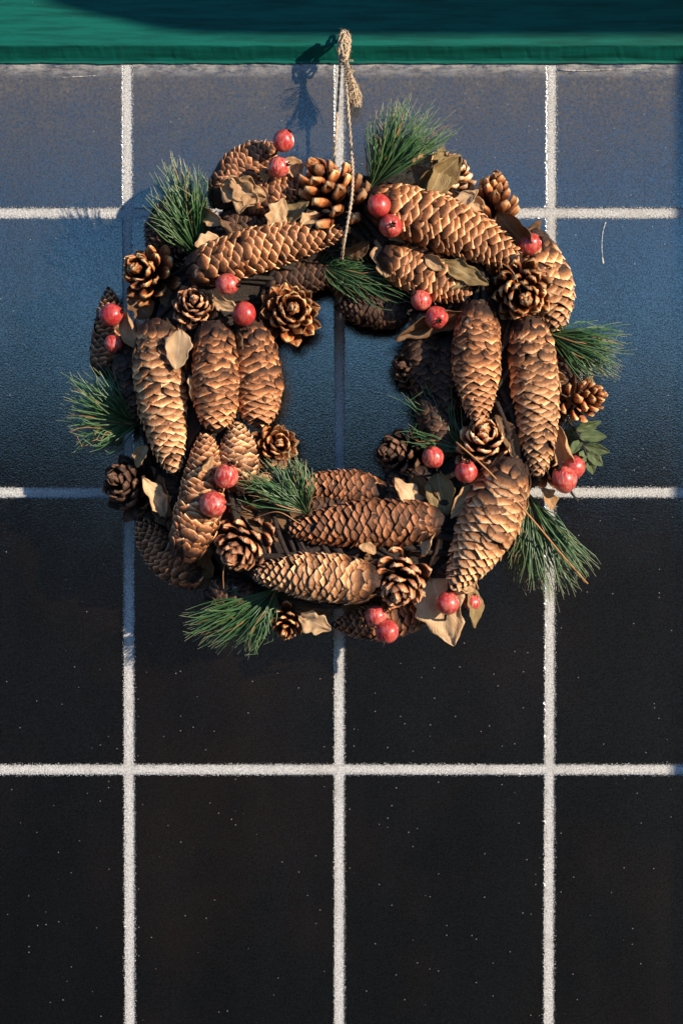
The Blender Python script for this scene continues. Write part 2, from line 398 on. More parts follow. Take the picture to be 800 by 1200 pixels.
# ------------------------------------------------------------------ scale templates
def sheet(pt, nu, nv, cdf, thick):
    """closed thin shell from pt(u, v) -> (x, y, z); normal is roughly +z"""
    top = [Vector(pt(i/(nu-1), -1+2*j/(nv-1))) for i in range(nu) for j in range(nv)]
    bot = []
    for i in range(nu):
        for j in range(nv):
            u = i/(nu-1); e = thick(u, -1+2*j/(nv-1)); p = top[i*nv+j]; bot.append(p - Vector((0, 0, e)))
    cs = [cdf(i/(nu-1), -1+2*j/(nv-1)) for i in range(nu) for j in range(nv)]*2
    N = nu*nv; fs = []
    for i in range(nu-1):
        for j in range(nv-1):
            a = i*nv+j; fs.append((a, a+nv, a+nv+1, a+1)); fs.append((N+a, N+a+1, N+a+nv+1, N+a+nv))
    for i in range(nu-1):
        a = i*nv; fs.append((a, N+a, N+a+nv, a+nv)); a = i*nv+nv-1; fs.append((a, a+nv, N+a+nv, N+a))
    for j in range(nv-1):
        a = (nu-1)*nv+j; fs.append((a, N+a, N+a+1, a+1))
    return top+bot, fs, cs
def closed_scale(seed):                       # long cones: broad, thin, rounded scale pressed to the cone
    r = random.Random(seed); tone = r.random(); ptn = r.uniform(.0, .22); cup = r.uniform(.10, .16); notch = r.uniform(-.02, .05); cu = r.uniform(.0, .10); sk = r.uniform(-.06, .06)
    def pt(u, v):
        if u < .55: wv = .30+.20*math.sin(u/.55*PI/2)
        else: wv = .50*math.sqrt(max(0, 1-((u-.55)/.50)**2))
        wv = max(wv, .10)
        x = u*(1 - ptn*abs(v)*(u > .5)) - notch*math.exp(-(v/.18)**2)*(u > .9)
        ruff = .018*math.sin(7*v+seed)*(u**3)
        return (x, v*wv + sk*u, -cup*(v*v)*(wv/.5)**2*.9 + .10*math.sin(u*PI*.9) + cu*(u**4)*.8 + ruff)
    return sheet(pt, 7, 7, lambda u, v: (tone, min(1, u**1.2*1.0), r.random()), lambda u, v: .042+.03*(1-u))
def open_scale(seed):                         # open cones: strap with a thick diamond end and a small boss
    r = random.Random(seed); tone = r.random(); cu = r.uniform(.05, .20); wd = r.uniform(.42, .54); thk = r.uniform(.05, .10); pk = r.uniform(.04, .10)
    def pt(u, v):
        if u < .7: wv = wd*(.45+.55*(u/.7)**1.3)
        else: wv = wd*max(0, 1-((u-.7)/.305)**2.7)
        wv = max(wv, .05)
        z = -.14*(1-v*v)*(wv/wd)*(1-u*.4) + cu*u*u + .05*math.sin(4.2*v+seed)*u*u + .03*math.sin(9*v+seed*2)*u**4
        if u > .68: z += pk*math.exp(-((u-.86)/.07)**2-(v/.35)**2)
        return (u, v*wv, z)
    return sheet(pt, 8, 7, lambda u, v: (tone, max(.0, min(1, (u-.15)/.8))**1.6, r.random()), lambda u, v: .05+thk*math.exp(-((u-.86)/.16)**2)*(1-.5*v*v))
NT_ = 12
CT = [closed_scale(i) for i in range(NT_)]; OT = [open_scale(i+50) for i in range(NT_)]
SCALES = []                    # every scale on the wreath: (cone record, template list id, template, matrix)
CONES = []

def frame(X, Y, Z, O, sx, sy, sz):
    M = Matrix.Identity(4)
    for i in range(3): M[i][0] = X[i]*sx; M[i][1] = Y[i]*sy; M[i][2] = Z[i]*sz; M[i][3] = O[i]
    return M
def long_cone(p0, p1, w, tone='tan', bend=0, n=120, ln=.66, dens=1.85, d0=None, d1=None, wide=1.0, open_=0.0, taper=.35, fat=.42, seed=None):
    """p0 = stalk end (x, y, depth), p1 = tip end; the scales point towards the tip"""
    r = random.Random(seed if seed is not None else len(CONES)*17+5); n = int(n*dens)
    dm = (p0[2]+p1[2])/2; A, B = P(*p0), P(*p1); ax = (B-A); L = ax.length; ax.normalize()
    side = ax.cross(Vector((0, -1, 0))).normalized()
    mid = (A+B)/2 + side*SZ(bend, dm)*2
    def C(t): return A*(1-t)**2 + mid*2*t*(1-t) + B*t*t
    def Td(t): return ((mid-A)*(1-t)+(B-mid)*t).normalized()
    W = SZ(w, dm)/2
    def R(t):
        t = min(max(t, 0), 1)
        body = (1+.10*noise.noise(Vector((t*4, L*300, 3.3))))*math.cos((t-fat)*(1.15 if t > fat else 1.0)*PI*.5*(1+taper*.35)) if t > fat else math.cos((t-fat)*1.25)
        end = (1-abs(2*t-1)**7)**.5
        return W*max(.12, body)*max(.22, end)
    rec = dict(kind='long', tone=tone, core=MB(), o=C(.5), items=[], name='pine_cone', label=None)
    ts = [i/22 for i in range(23)]
    tube(rec['core'], [C(t) for t in ts], [R(t)*.74 for t in ts], 12, (.2, .1, .5))
    ph = r.uniform(0, 6.28); sgn = r.choice((-1, 1))
    for i in range(n):
        if r.random() < .03: continue
        t = .035 + .95*(i+.5)/n; a = ph + sgn*i*2.39996 + r.uniform(-.06, .06)
        T = Td(t); N0 = side; N0 = (N0 - T*N0.dot(T)).normalized(); B0 = T.cross(N0)
        Nn = N0*math.cos(a) + B0*math.sin(a)
        rt = R(t); al = math.radians(14 + open_*24 + r.uniform(-4, 5) + (r.uniform(6, 22) if r.random() < .07 else 0) + (6 if t > .85 else 0))
        if t > .9: al *= .6
        ls = W*ln*(.72+.28*rt/W)*r.uniform(.93, 1.08); ws = max(rt, W*.45)*.82*wide*r.uniform(.92, 1.07)
        X = (T*math.cos(al) + Nn*math.sin(al)).normalized()
        tipp = C(t) + Nn*rt*r.uniform(.97, 1.04)
        Y = T.cross(Nn); Y = (Y - X*Y.dot(X)).normalized()
        tw = r.uniform(-.12, .12); Z = X.cross(Y).normalized(); 
        if Z.dot(Nn) < 0: Y = -Y; Z = -Z
        Y = (Y*math.cos(tw)+Z*math.sin(tw)).normalized(); Z = X.cross(Y)
        M = frame(X, Y, Z, tipp - X*ls, ls, ws, ws*.85)
        SCALES.append((rec, 0, r.randrange(NT_), M, ls*ws, Nn)); rec['items'].append(len(SCALES)-1)
    # stub of the stalk
    tube(rec['core'], [C(0)-Td(0)*W*.30, C(0), C(.06)], [W*.10, W*.16, W*.4], 8, (.3, .3, .5))
    CONES.append(rec); return rec
def open_cone(px, py, d, rad, axis, tone='red', n=42, H=.9, a0=98, a1=18, small=.50, swid=1.0, seed=None):
    """px, py, d = middle of the cone; axis = (right, up, towards the camera) pointing to the tip"""
    r = random.Random(seed if seed is not None else len(CONES)*31+11); n = int(n*1.0); swid *= .70
    T = Vector((axis[0], -axis[2], axis[1])).normalized(); R = SZ(rad, d); O = P(px, py, d)
    N0 = T.orthogonal().normalized(); B0 = T.cross(N0)
    hh = H*R; base = O - T*hh*.5
    rec = dict(kind='open', tone=tone, core=MB(), o=O, items=[], name='pine_cone', label=None)
    ts = [i/8 for i in range(9)]
    tube(rec['core'], [base + T*hh*t*1.0 for t in ts], [R*.30*(1-.75*t) for t in ts], 10, (.2, .05, .5))
    ph = r.uniform(0, 6.28); sgn = r.choice((-1, 1))
    for i in range(n):
        t = (i+.5)/n; a = ph + sgn*i*2.39996 + r.uniform(-.07, .07)
        al = math.radians(a0 + (a1-a0)*t**.8 + r.uniform(-6, 6)); Nn = N0*math.cos(a) + B0*math.sin(a)
        X = (T*math.cos(al)+Nn*math.sin(al)).normalized()
        ls = R*(1-(1-small)*t**1.2)*r.uniform(.9, 1.06)
        Y = T.cross(Nn).normalized(); Z = X.cross(Y)
        if Z.dot(T) < 0: Y = -Y; Z = -Z
        tw = r.uniform(-.2, .2); Y = (Y*math.cos(tw)+Z*math.sin(tw)).normalized(); Z = X.cross(Y)
        if t > .82: al = math.radians(r.uniform(2, 12)); X = (T*math.cos(al)+Nn*math.sin(al)).normalized(); Z = X.cross(Y)
        org = base + T*hh*(t*.92) + Nn*R*(.06 if t < .82 else .02)
        ws = ls*swid*r.uniform(.88, 1.1)*(.62+.25*t)
        M = frame(X, Y, Z, org, ls, ws, ls*.9)
        SCALES.append((rec, 1, r.randrange(NT_), M, ls*ws, X)); rec['items'].append(len(SCALES)-1)
    CONES.append(rec); return rec

# ------------------------------------------------------------------ long cones (stalk end, tip end, width)
# back layer
long_cone((262, 238, 92), (328, 172, 88), 50, 'brown', -12, 110)
long_cone((292, 240, 112), (362, 212, 108), 42, 'brown', 0, 90)
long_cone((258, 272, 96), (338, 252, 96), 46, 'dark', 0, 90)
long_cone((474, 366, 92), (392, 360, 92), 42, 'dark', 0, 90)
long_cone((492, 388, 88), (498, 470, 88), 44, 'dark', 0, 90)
long_cone((122, 436, 66), (127, 336, 72), 40, 'brown', 4, 100)
long_cone((230, 676, 70), (163, 606, 72), 46, 'brown', -9, 110)
long_cone((446, 580, 92), (350, 570, 96), 44, 'brown', 4, 100)
long_cone((497, 716, 78), (388, 732, 80), 44, 'brown', -4, 110)
long_cone((616, 286, 96), (650, 394, 92), 60, 'pale', -8, 110, open_=-.2)
long_cone((430, 640, 88), (512, 628, 96), 44, 'pale', 0, 80)
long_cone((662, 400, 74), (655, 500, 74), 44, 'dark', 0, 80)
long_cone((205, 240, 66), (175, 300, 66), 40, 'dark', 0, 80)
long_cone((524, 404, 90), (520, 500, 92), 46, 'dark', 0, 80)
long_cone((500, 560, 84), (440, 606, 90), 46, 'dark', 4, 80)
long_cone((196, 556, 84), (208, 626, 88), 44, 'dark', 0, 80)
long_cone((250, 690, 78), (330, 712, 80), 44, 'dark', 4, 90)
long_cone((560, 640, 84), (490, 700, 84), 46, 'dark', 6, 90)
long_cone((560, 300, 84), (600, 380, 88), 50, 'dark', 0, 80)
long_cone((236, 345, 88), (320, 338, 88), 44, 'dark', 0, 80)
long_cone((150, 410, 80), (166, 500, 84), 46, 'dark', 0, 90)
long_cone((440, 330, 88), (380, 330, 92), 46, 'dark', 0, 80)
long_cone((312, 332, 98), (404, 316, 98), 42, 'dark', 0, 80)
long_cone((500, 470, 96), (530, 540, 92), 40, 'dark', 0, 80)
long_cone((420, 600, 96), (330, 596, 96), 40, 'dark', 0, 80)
# front layer
long_cone((226, 318, 128), (408, 270, 126), 54, 'tan', -5, 135, taper=.1, fat=.38)
long_cone((438, 238, 136), (612, 308, 134), 64, 'tan', -7, 150, fat=.45, open_=.25)
long_cone((452, 300, 118), (556, 348, 116), 54, 'tan', 0, 105, open_=.1)
long_cone((560, 362, 126), (562, 500, 128), 54, 'tan', 3, 125, wide=1.2)
long_cone((618, 378, 124), (630, 562, 120), 55, 'pale', -4, 150, wide=1.15)
long_cone((596, 545, 132), (526, 694, 126), 68, 'pale', -7, 135, wide=1.15, open_=.2)
long_cone((514, 612, 118), (334, 622, 122), 56, 'brown', 3, 140, open_=.3)
long_cone((436, 684, 130), (294, 674, 126), 58, 'pale', 4, 130, open_=.3, fat=.4)
long_cone((186, 382, 118), (206, 558, 124), 58, 'pale', 6, 135, wide=1.25)
long_cone((250, 384, 134), (252, 508, 132), 54, 'tan', -3, 105, wide=1.35, fat=.55, taper=.1)
long_cone((292, 382, 126), (302, 502, 118), 54, 'tan', -4, 105, wide=1.35, fat=.58, taper=.1)
long_cone((216, 648, 128), (240, 504, 130), 52, 'tan', 9, 125, wide=1.2)
long_cone((282, 572, 124), (277, 492, 122), 44, 'pale', 0, 80, wide=1.2)

# ------------------------------------------------------------------ open cones
open_cone(173, 322, 92, 39, (-.35, .15, .9), 'red', 34, H=1.2, a0=85, a1=15, swid=1.0)
open_cone(228, 360, 122, 31, (.05, .35, .9), 'brown', 46, H=.9, a0=98, swid=1.15)
open_cone(339, 366, 122, 40, (.18, .12, .95), 'red', 46, H=.9, a0=96, swid=1.0)
open_cone(388, 230, 118, 52, (-.45, .75, .35), 'red', 44, H=1.3, a0=88, a1=20, swid=.9)
open_cone(524, 208, 92, 38, (.25, .55, .75), 'pale', 44, H=.9)
open_cone(577, 240, 98, 40, (.10, .95, .30), 'red', 34, H=1.2, a0=62, a1=10, swid=.8)
open_cone(608, 341, 122, 50, (.10, -.30, .95), 'red', 64, H=1.35, a0=92, a1=12, swid=.85)
open_cone(567, 519, 120, 38, (-.05, .55, .80), 'tan', 46, H=1.1, a0=98, a1=15, swid=1.25)
open_cone(680, 466, 84, 35, (.85, .10, .45), 'red', 36, H=1.1, a0=90, a1=15, swid=.9)
open_cone(155, 567, 84, 45, (-.45, .15, .8), 'dark', 54, H=1.4, a0=88, a1=12, swid=1.0)
open_cone(284, 636, 118, 42, (-.32, -.45, .8), 'brown', 56, H=1.4, a0=92, a1=12, swid=1.05)
open_cone(323, 522, 112, 29, (.25, .15, .9), 'red', 34, H=.8, swid=1.1)
open_cone(468, 680, 120, 41, (-.15, -.50, .8), 'brown', 52, H=1.25, a0=92, a1=12, swid=1.15)
open_cone(335, 730, 92, 25, (-.1, -.5, .8), 'red', 30, H=1.1)
open_cone(470, 532, 84, 36, (-.6, .1, .7), 'dark', 48, H=1.4, a0=86, a1=12)
open_cone(485, 432, 76, 34, (-.5, .1, .8), 'dark', 44, H=1.3, a0=86, a1=12)
open_cone(646, 548, 84, 28, (.4, -.3, .8), 'tan', 34, H=1.0)
open_cone(218, 300, 74, 26, (-.2, .2, .9), 'dark', 30, H=1.0)

# ------------------------------------------------------------------ which scales show largest: those 300 become objects of their own
cone_pts = []
bv_v = []; bv_f = []
for (rec, k, t, M, sz, Nn) in SCALES:
    vs, fs, cs = (CT, OT)[k][t]; o = len(bv_v); bv_v += [M @ v for v in vs]; bv_f += [tuple(i+o for i in f) for f in fs]
tree = BVHTree.FromPolygons(bv_v, bv_f)
campos = Vector((0, -D, 0)); score = []
for idx, (rec, k, t, M, sz, Nn) in enumerate(SCALES):
    vis = 0
    for u, v, z in ((.92, 0, .12), (.8, .2, .10), (.8, -.2, .10), (.7, 0, .12)):
        p = M @ Vector((u, v, z)); d = p-campos; L = d.length
        hit = tree.ray_cast(campos, d/L, L*1.01)
        if hit[0] is None or hit[3] > L-.0012: vis += 1
    zz = (M.to_3x3() @ Vector((0, 0, 1))).normalized(); f = max(.15, abs(zz.y))
    score.append((vis*sz*f, idx))
score.sort(reverse=True); OWN = {i for s_, i in score[:298]}
tmesh = {}
def scale_mesh(k, t, tone):
    key = (k, t, tone)
    if key not in tmesh:
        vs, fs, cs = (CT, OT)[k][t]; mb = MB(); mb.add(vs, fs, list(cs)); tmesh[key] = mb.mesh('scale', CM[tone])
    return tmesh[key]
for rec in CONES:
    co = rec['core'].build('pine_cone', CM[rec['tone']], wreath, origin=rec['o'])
    rest = MB()
    for i in rec['items']:
        r_, k, t, M, sz, Nn = SCALES[i]
        if i in OWN:
            o = bpy.data.objects.new('scale', scale_mesh(k, t, rec['tone'])); col.objects.link(o); o.parent = co
            o.matrix_local = Matrix.Translation(-rec['o']) @ M
        else:
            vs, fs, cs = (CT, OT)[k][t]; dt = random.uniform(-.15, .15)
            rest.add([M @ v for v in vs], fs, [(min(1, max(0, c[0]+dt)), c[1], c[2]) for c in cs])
    if rest.v:
        ro = rest.build('scales', CM[rec['tone']], co, origin=rec['o']); ro['kind'] = 'stuff'

# ------------------------------------------------------------------ dry leaves
def leaf(base, tip, wid, tone='tan', roll=0, fold=.25, curl=0., shape='oval', seed=0, twist=0., bend=0., crumple=.06, lean=0., stalk=True, name='dry_leaf', parent=None, lab=None):
    """base, tip: (x, y, depth); wid in px; roll turns the blade about its length; fold at the midrib; curl rolls the edges; bend arches it"""
    r = random.Random(seed*7+1); A, B = P(*base), P(*tip); X = B-A; L = X.length; X.normalize()
    Z = Vector((0, -1, 0)); Z = (Z - X*Z.dot(X)).normalized(); Y = Z.cross(X)
    Wd = SZ(wid, base[2])/2; NU, NV = 19, 13; vs = []; cs = []
    for i in range(NU):
        u = i/(NU-1)
        o = max(0, math.sin(PI*u**.85))**.75
        if shape == 'lobed': o *= (.62+.38*abs(math.sin(u*PI*2.5+.5)))
        elif shape == 'holly': o *= .72+.28*abs(math.cos(u*PI*3.0))**2
        elif shape == 'heart': o = max(0, math.sin(PI*u**.6))**.8
        elif shape == 'narrow': o = max(0, math.sin(PI*u))**1.1
        wu = Wd*max(o, .02)
        for j in range(NV):
            v = -1+2*j/(NV-1)
            ja = 1+.10*noise.noise(Vector((u*7, v*1.5, seed*3.3)))*abs(v)*3
            y = v*wu*ja; av = abs(v)
            z = fold*av*wu
            ang = curl*1.35*av**1.3*(wu/Wd)*(1+.5*noise.noise(Vector((u*3, seed, 0))))
            if abs(ang) > 1e-4:
                rr = av*wu/ang; y = math.copysign(rr*math.sin(ang), v)*ja; z = fold*av*wu*.5 + rr*(1-math.cos(ang))
            x = u*L
            z += bend*L*math.sin(PI*u) + crumple*L*noise.noise(Vector((u*4.2+seed, v*2.2, seed*1.7))) + .45*crumple*L*noise.noise(Vector((u*10+seed, v*5, seed)))
            a = math.radians(roll) + twist*(u-.5)
            yy = y*math.cos(a) - z*math.sin(a); z2 = y*math.sin(a) + z*math.cos(a)
            vs.append(A + X*x + Y*yy + Z*z2); cs.append((j/(NV-1), u, r.random()))
    fs = [(i*NV+j, (i+1)*NV+j, (i+1)*NV+j+1, i*NV+j+1) for i in range(NU-1) for j in range(NV-1)]
    mb = MB(); mb.add(vs, fs, cs)
    o = mb.build(name, LM[tone], parent or wreath)
    so = o.modifiers.new('thickness', 'SOLIDIFY'); so.thickness = .00022; so.offset = 0
    if stalk:
        st = MB(); back = A - X*L*.14 + Vector((0, .004, 0)); tube(st, catmull([back, A, A + X*L*.06], 5), [.0006, .0005, .0003], 5) if 0 else tube(st, [back, (back+A)/2, A], .0005, 5)
        st.build('stalk', M_BARK, o)
    if lab: o['label'] = lab
    return o
leaf((258, 218, 128), (312, 232, 134), 46, 'tan', 10, .2, .3, 'lobed', 1, crumple=.10)
leaf((300, 240, 130), (270, 208, 138), 30, 'tan', -10, .2, 0, 'lobed', 2, crumple=.10)
leaf((318, 268, 126), (332, 232, 134), 30, 'pale', 20, .2, .2, 'holly', 3)
leaf((332, 262, 126), (362, 236, 128), 26, 'olive', -35, .4, .2, 'oval', 4)
leaf((322, 214, 118), (304, 199, 128), 18, 'tan', 0, .3, .4, 'oval', 5)
leaf((258, 280, 128), (228, 288, 134), 26, 'pale', 10, .35, .3, 'holly', 6)
leaf((285, 296, 118), (258, 258, 122), 30, 'brown', 50, .3, 1.2, 'oval', 7)
leaf((492, 226, 124), (540, 182, 138), 40, 'olive', 25, .5, .3, 'oval', 8)
leaf((524, 184, 128), (500, 234, 142), 30, 'olive', -30, .5, .3, 'oval', 9)
leaf((486, 196, 118), (516, 226, 128), 26, 'brown', 30, .3, .3, 'oval', 10)
leaf((560, 222, 138), (530, 248, 140), 22, 'pale', 35, .2, .4, 'narrow', 11)
leaf((622, 294, 132), (582, 250, 136), 54, 'brown', -30, .25, .9, 'oval', 12)
leaf((608, 280, 110), (634, 258, 106), 20, 'brown', 40, .4, .9, 'oval', 13)
leaf((458, 272, 120), (452, 326, 132), 46, 'tan', 12, .3, .2, 'lobed', 14, crumple=.08)
leaf((430, 292, 112), (416, 270, 118), 22, 'brown', -40, .3, .8, 'oval', 15)
leaf((514, 306, 136), (572, 334, 136), 28, 'olive', -5, .35, .2, 'holly', 16, crumple=.10)
leaf((560, 318, 130), (528, 340, 136), 18, 'olive', 20, .35, .2, 'holly', 17, crumple=.10)
leaf((548, 368, 132), (463, 398, 128), 40, 'brown', -52, .2, .5, 'oval', 18, bend=-.10)
leaf((212, 386, 152), (206, 434, 152), 32, 'pale', 8, .1, .25, 'oval', 19, crumple=.03)
leaf((216, 392, 132), (220, 440, 122), 30, 'brown', -60, .2, .8, 'oval', 20)
leaf((147, 366, 100), (166, 410, 112), 32, 'tan', 45, .2, 1.0, 'oval', 21)
leaf((246, 350, 122), (284, 366, 128), 20, 'pale', 15, .3, .4, 'holly', 22)
leaf((280, 384, 134), (282, 424, 136), 30, 'brown', -50, .25, 1.4, 'oval', 23)
leaf((192, 606, 112), (168, 560, 118), 36, 'pale', 42, .3, .7, 'holly', 24, crumple=.09)
leaf((200, 606, 108), (186, 556, 104), 38, 'brown', -45, .3, .7, 'oval', 25)
leaf((500, 612, 112), (462, 560, 124), 34, 'pale', 35, .3, .3, 'holly', 26, crumple=.09)
leaf((512, 606, 108), (484, 556, 112), 38, 'brown', -25, .3, .5, 'oval', 27)
leaf((512, 554, 118), (522, 606, 124), 38, 'olive', 15, .4, .5, 'oval', 28)
leaf((560, 562, 128), (528, 608, 134), 24, 'tan', -10, .3, .4, 'narrow', 29)
leaf((606, 540, 122), (580, 486, 128), 34, 'brown', 30, .3, 1.0, 'holly', 30)
leaf((668, 552, 98), (652, 498, 108), 34, 'tan', -25, .2, 1.3, 'oval', 31)
leaf((350, 722, 100), (388, 738, 108), 30, 'pale', 5, .3, .3, 'holly', 32, crumple=.09)
leaf((506, 678, 108), (532, 757, 112), 62, 'pale', 6, .22, .25, 'heart', 33, crumple=.05)
leaf((548, 684, 100), (556, 736, 96), 30, 'olive', -50, .3, .5, 'oval', 34)
leaf((332, 632, 112), (276, 586, 118), 40, 'brown', 25, .3, .6, 'oval', 35)
leaf((366, 624, 112), (318, 594, 114), 36, 'brown', 10, .3, .5, 'oval', 36)
leaf((500, 670, 110), (518, 622, 122), 18, 'tan', 65, .3, 1.0, 'narrow', 37)
leaf((270, 330, 118), (244, 316, 124), 20, 'brown', 30, .3, .8, 'oval', 38)
leaf((430, 664, 112), (446, 636, 116), 24, 'brown', 20, .3, .7, 'oval', 39)
leaf((600, 560, 108), (612, 530, 112), 22, 'pale', 40, .3, .7, 'holly', 40)
leaf((230, 690, 70), (242, 650, 84), 34, 'brown', 20, .3, .6, 'oval', 41)
leaf((690, 480, 84), (652, 452, 96), 26, 'brown', 20, .3, .8, 'oval', 42)
for k_, (b_, t_, w_, tn, rl) in enumerate((
  ((372, 262, 96), (338, 246, 100), 34, 'brown', 20), ((300, 330, 90), (336, 316, 98), 34, 'brown', -20), ((210, 330, 88), (206, 374, 96), 36, 'brown', 30),
  ((176, 372, 84), (150, 344, 88), 34, 'brown', 10), ((420, 330, 84), (470, 322, 90), 34, 'brown', 0), ((520, 350, 92), (546, 378, 98), 34, 'brown', 30),
  ((516, 470, 88), (534, 420, 94), 34, 'brown', -20), ((578, 420, 96), (586, 470, 98), 30, 'brown', 40), ((660, 430, 84), (664, 480, 88), 34, 'brown', 20),
  ((430, 610, 88), (470, 596, 94), 34, 'brown', 10), ((240, 660, 80), (224, 620, 86), 40, 'brown', 0), ((190, 580, 84), (206, 622, 92), 36, 'brown', 10),
  ((420, 712, 84), (400, 690, 96), 32, 'brown', 0), ((590, 620, 76), (566, 650, 84), 30, 'brown', 20), ((250, 250, 84), (224, 276, 90), 30, 'brown', 20))):
    leaf(b_, t_, w_, tn, rl, .3, .6, 'oval', 80+k_)
for k_, (b_, t_, w_, tn, rl, cu) in enumerate((
  ((352, 206, 118), (332, 186, 124), 26, 'tan', 20, .5), ((372, 250, 130), (352, 262, 138), 22, 'pale', 10, .5), ((236, 246, 104), (262, 262, 120), 24, 'tan', 30, .8),
  ((508, 196, 128), (520, 172, 124), 20, 'olive', 30, .6), ((566, 246, 134), (544, 224, 136), 20, 'pale', -20, .6), ((480, 200, 110), (506, 182, 118), 26, 'tan', 20, .5),
  ((498, 300, 142), (522, 316, 146), 18, 'tan', 20, .6), ((584, 600, 110), (608, 572, 116), 28, 'tan', 30, .7), ((508, 620, 128), (496, 652, 130), 20, 'pale', 40, .8),
  ((556, 690, 112), (528, 676, 122), 28, 'tan', 10, .5), ((226, 470, 140), (222, 440, 142), 16, 'tan', 40, .8), ((172, 522, 120), (160, 548, 112), 24, 'tan', 30, .8),
  ((232, 560, 150), (250, 534, 150), 16, 'tan', 40, .9), ((648, 596, 96), (634, 572, 112), 24, 'tan', 30, .8), ((440, 648, 134), (420, 640, 138), 18, 'tan', 30, .9),
  ((300, 560, 140), (322, 556, 140), 16, 'tan', 20, .9), ((404, 300, 118), (432, 284, 130), 24, 'brown', 30, .6), ((640, 430, 118), (662, 446, 104), 22, 'tan', 40, .8))):
    leaf(b_, t_, w_, tn, rl, .35, cu, ('oval', 'holly')[k_ % 2], 120+k_, crumple=.09)
# green leafy sprig on the right
sp = MB(); q = catmull([P(664, 492, 80), P(676, 508, 86), P(684, 526, 88), P(692, 546, 86)], 10); tube(sp, q, .0008, 6)
sprig = sp.build('leafy_sprig', M_BARK, wreath); sprig['label'] = 'small sprig of dull green leaves'
for k, (b, t, wd, rl) in enumerate((((674, 504), (704, 494), 14, 30), ((678, 512), (710, 512), 15, -15), ((684, 522), (714, 530), 14, 20), ((687, 530), (706, 546), 13, 0), ((690, 538), (694, 556), 12, 10), ((680, 516), (668, 532), 12, 20), ((685, 528), (676, 546), 12, -20))):
    leaf((*b, 87), (*t, 92), wd, 'green', rl, .35, .2, 'oval', 60+k, crumple=.03, stalk=False, name='leaf', parent=sprig)

# ------------------------------------------------------------------ pine sprigs
def pine_sprig(base, tips, n, length, spread_d=(0, 40), wid=1.05, seed=0, back=.25, twig=True, droop=0.0):
    """needles start along a short twig at base and fan between the tip directions (photo px)"""
    r = random.Random(seed+100); bx, by, bd = base
    mid = tips[len(tips)//2]; ax = Vector((mid[0]-bx, mid[1]-by, 0)); ax.normalize()
    tw = MB(); e = Vector((bx, by, bd)) + Vector((ax.x, ax.y, 0))*length*back
    tube(tw, [P(bx-ax.x*10, by-ax.y*10, bd-14), P(bx, by, bd), P(e.x, e.y, bd+4)], [SZ(2.6, bd), SZ(2.2, bd), SZ(1.0, bd)], 7)
    to = tw.build('pine_sprig', M_BARK, wreath); nb = MB()
    for i in range(int(n*1.3)):
        f = r.random(); k = f*(len(tips)-1); a = int(min(k, len(tips)-2)); g = k-a
        tx = tips[a][0]*(1-g)+tips[a+1][0]*g; ty = tips[a][1]*(1-g)+tips[a+1][1]*g
        s_ = r.random()*back; sx, sy = bx+ax.x*length*s_, by+ax.y*length*s_
        lf = r.uniform(.62, 1.04); ex = sx+(tx-bx)*lf*(1-.3*s_)+r.gauss(0, 3.5); ey = sy+(ty-by)*lf*(1-.3*s_)+r.gauss(0, 3.5)
        d1 = bd + r.uniform(*spread_d); dm = (bd+d1)/2 + r.uniform(2, 9)
        mx, my = (sx+ex)/2+r.gauss(0, 3), (sy+ey)/2+r.gauss(0, 3)-droop
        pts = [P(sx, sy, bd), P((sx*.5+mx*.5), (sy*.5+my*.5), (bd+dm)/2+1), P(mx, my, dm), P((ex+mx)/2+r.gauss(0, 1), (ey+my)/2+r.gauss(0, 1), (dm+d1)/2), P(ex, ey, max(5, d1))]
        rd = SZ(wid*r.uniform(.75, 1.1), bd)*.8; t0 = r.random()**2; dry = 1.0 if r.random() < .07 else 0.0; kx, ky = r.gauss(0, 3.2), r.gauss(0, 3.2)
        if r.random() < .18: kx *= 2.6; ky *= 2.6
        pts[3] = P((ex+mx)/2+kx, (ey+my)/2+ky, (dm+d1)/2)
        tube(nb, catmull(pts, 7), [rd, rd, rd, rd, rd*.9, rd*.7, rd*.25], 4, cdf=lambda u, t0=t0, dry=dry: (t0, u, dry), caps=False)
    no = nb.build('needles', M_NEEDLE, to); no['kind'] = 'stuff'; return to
pine_sprig((234, 306, 84), [(168, 262), (178, 215), (205, 190), (228, 200), (256, 208)], 130, 95, (0, 45), seed=1)
pine_sprig((432, 222, 96), [(424, 140), (446, 132), (472, 115), (500, 132), (532, 150), (526, 178)], 170, 95, (-10, 35), seed=2)
pine_sprig((372, 308, 104), [(402, 292), (440, 310), (472, 336), (470, 352), (440, 358), (400, 350)], 80, 90, (-10, 26), seed=3, wid=.9)
pine_sprig((634, 388, 96), [(728, 372), (738, 398), (732, 420), (712, 442), (676, 452)], 110, 90, (-14, 26), seed=4)
pine_sprig((164, 498, 84), [(136, 424), (92, 430), (76, 462), (84, 496), (96, 530), (130, 518)], 130, 85, (-10, 34), seed=5)
pine_sprig((362, 604, 130), [(276, 588), (282, 556), (322, 546), (352, 536), (372, 560)], 120, 85, (-6, 24), seed=6)
pine_sprig((326, 688, 92), [(216, 712), (226, 738), (262, 756), (300, 762), (324, 744)], 130, 100, (-22, 24), seed=7)
pine_sprig((616, 574, 96), [(590, 650), (608, 680), (644, 696), (680, 684), (704, 646)], 190, 105, (-26, 24), seed=8)
pine_sprig((545, 530, 104), [(540, 440), (500, 452), (466, 478), (476, 520), (500, 535)], 70, 85, (-20, 8), seed=9, wid=.95)
def strand(pts, r, mat, name, n=24): mb = MB(); tube(mb, catmull([P(*p) for p in pts], n), SZ(r, 120), 5); return mb.build(name, mat, wreath)
strand([(534, 518, 152), (566, 546, 158), (598, 580, 158), (628, 614, 140), (658, 650, 118), (688, 684, 104)], 1.1, M_DEAD, 'dead_needle')
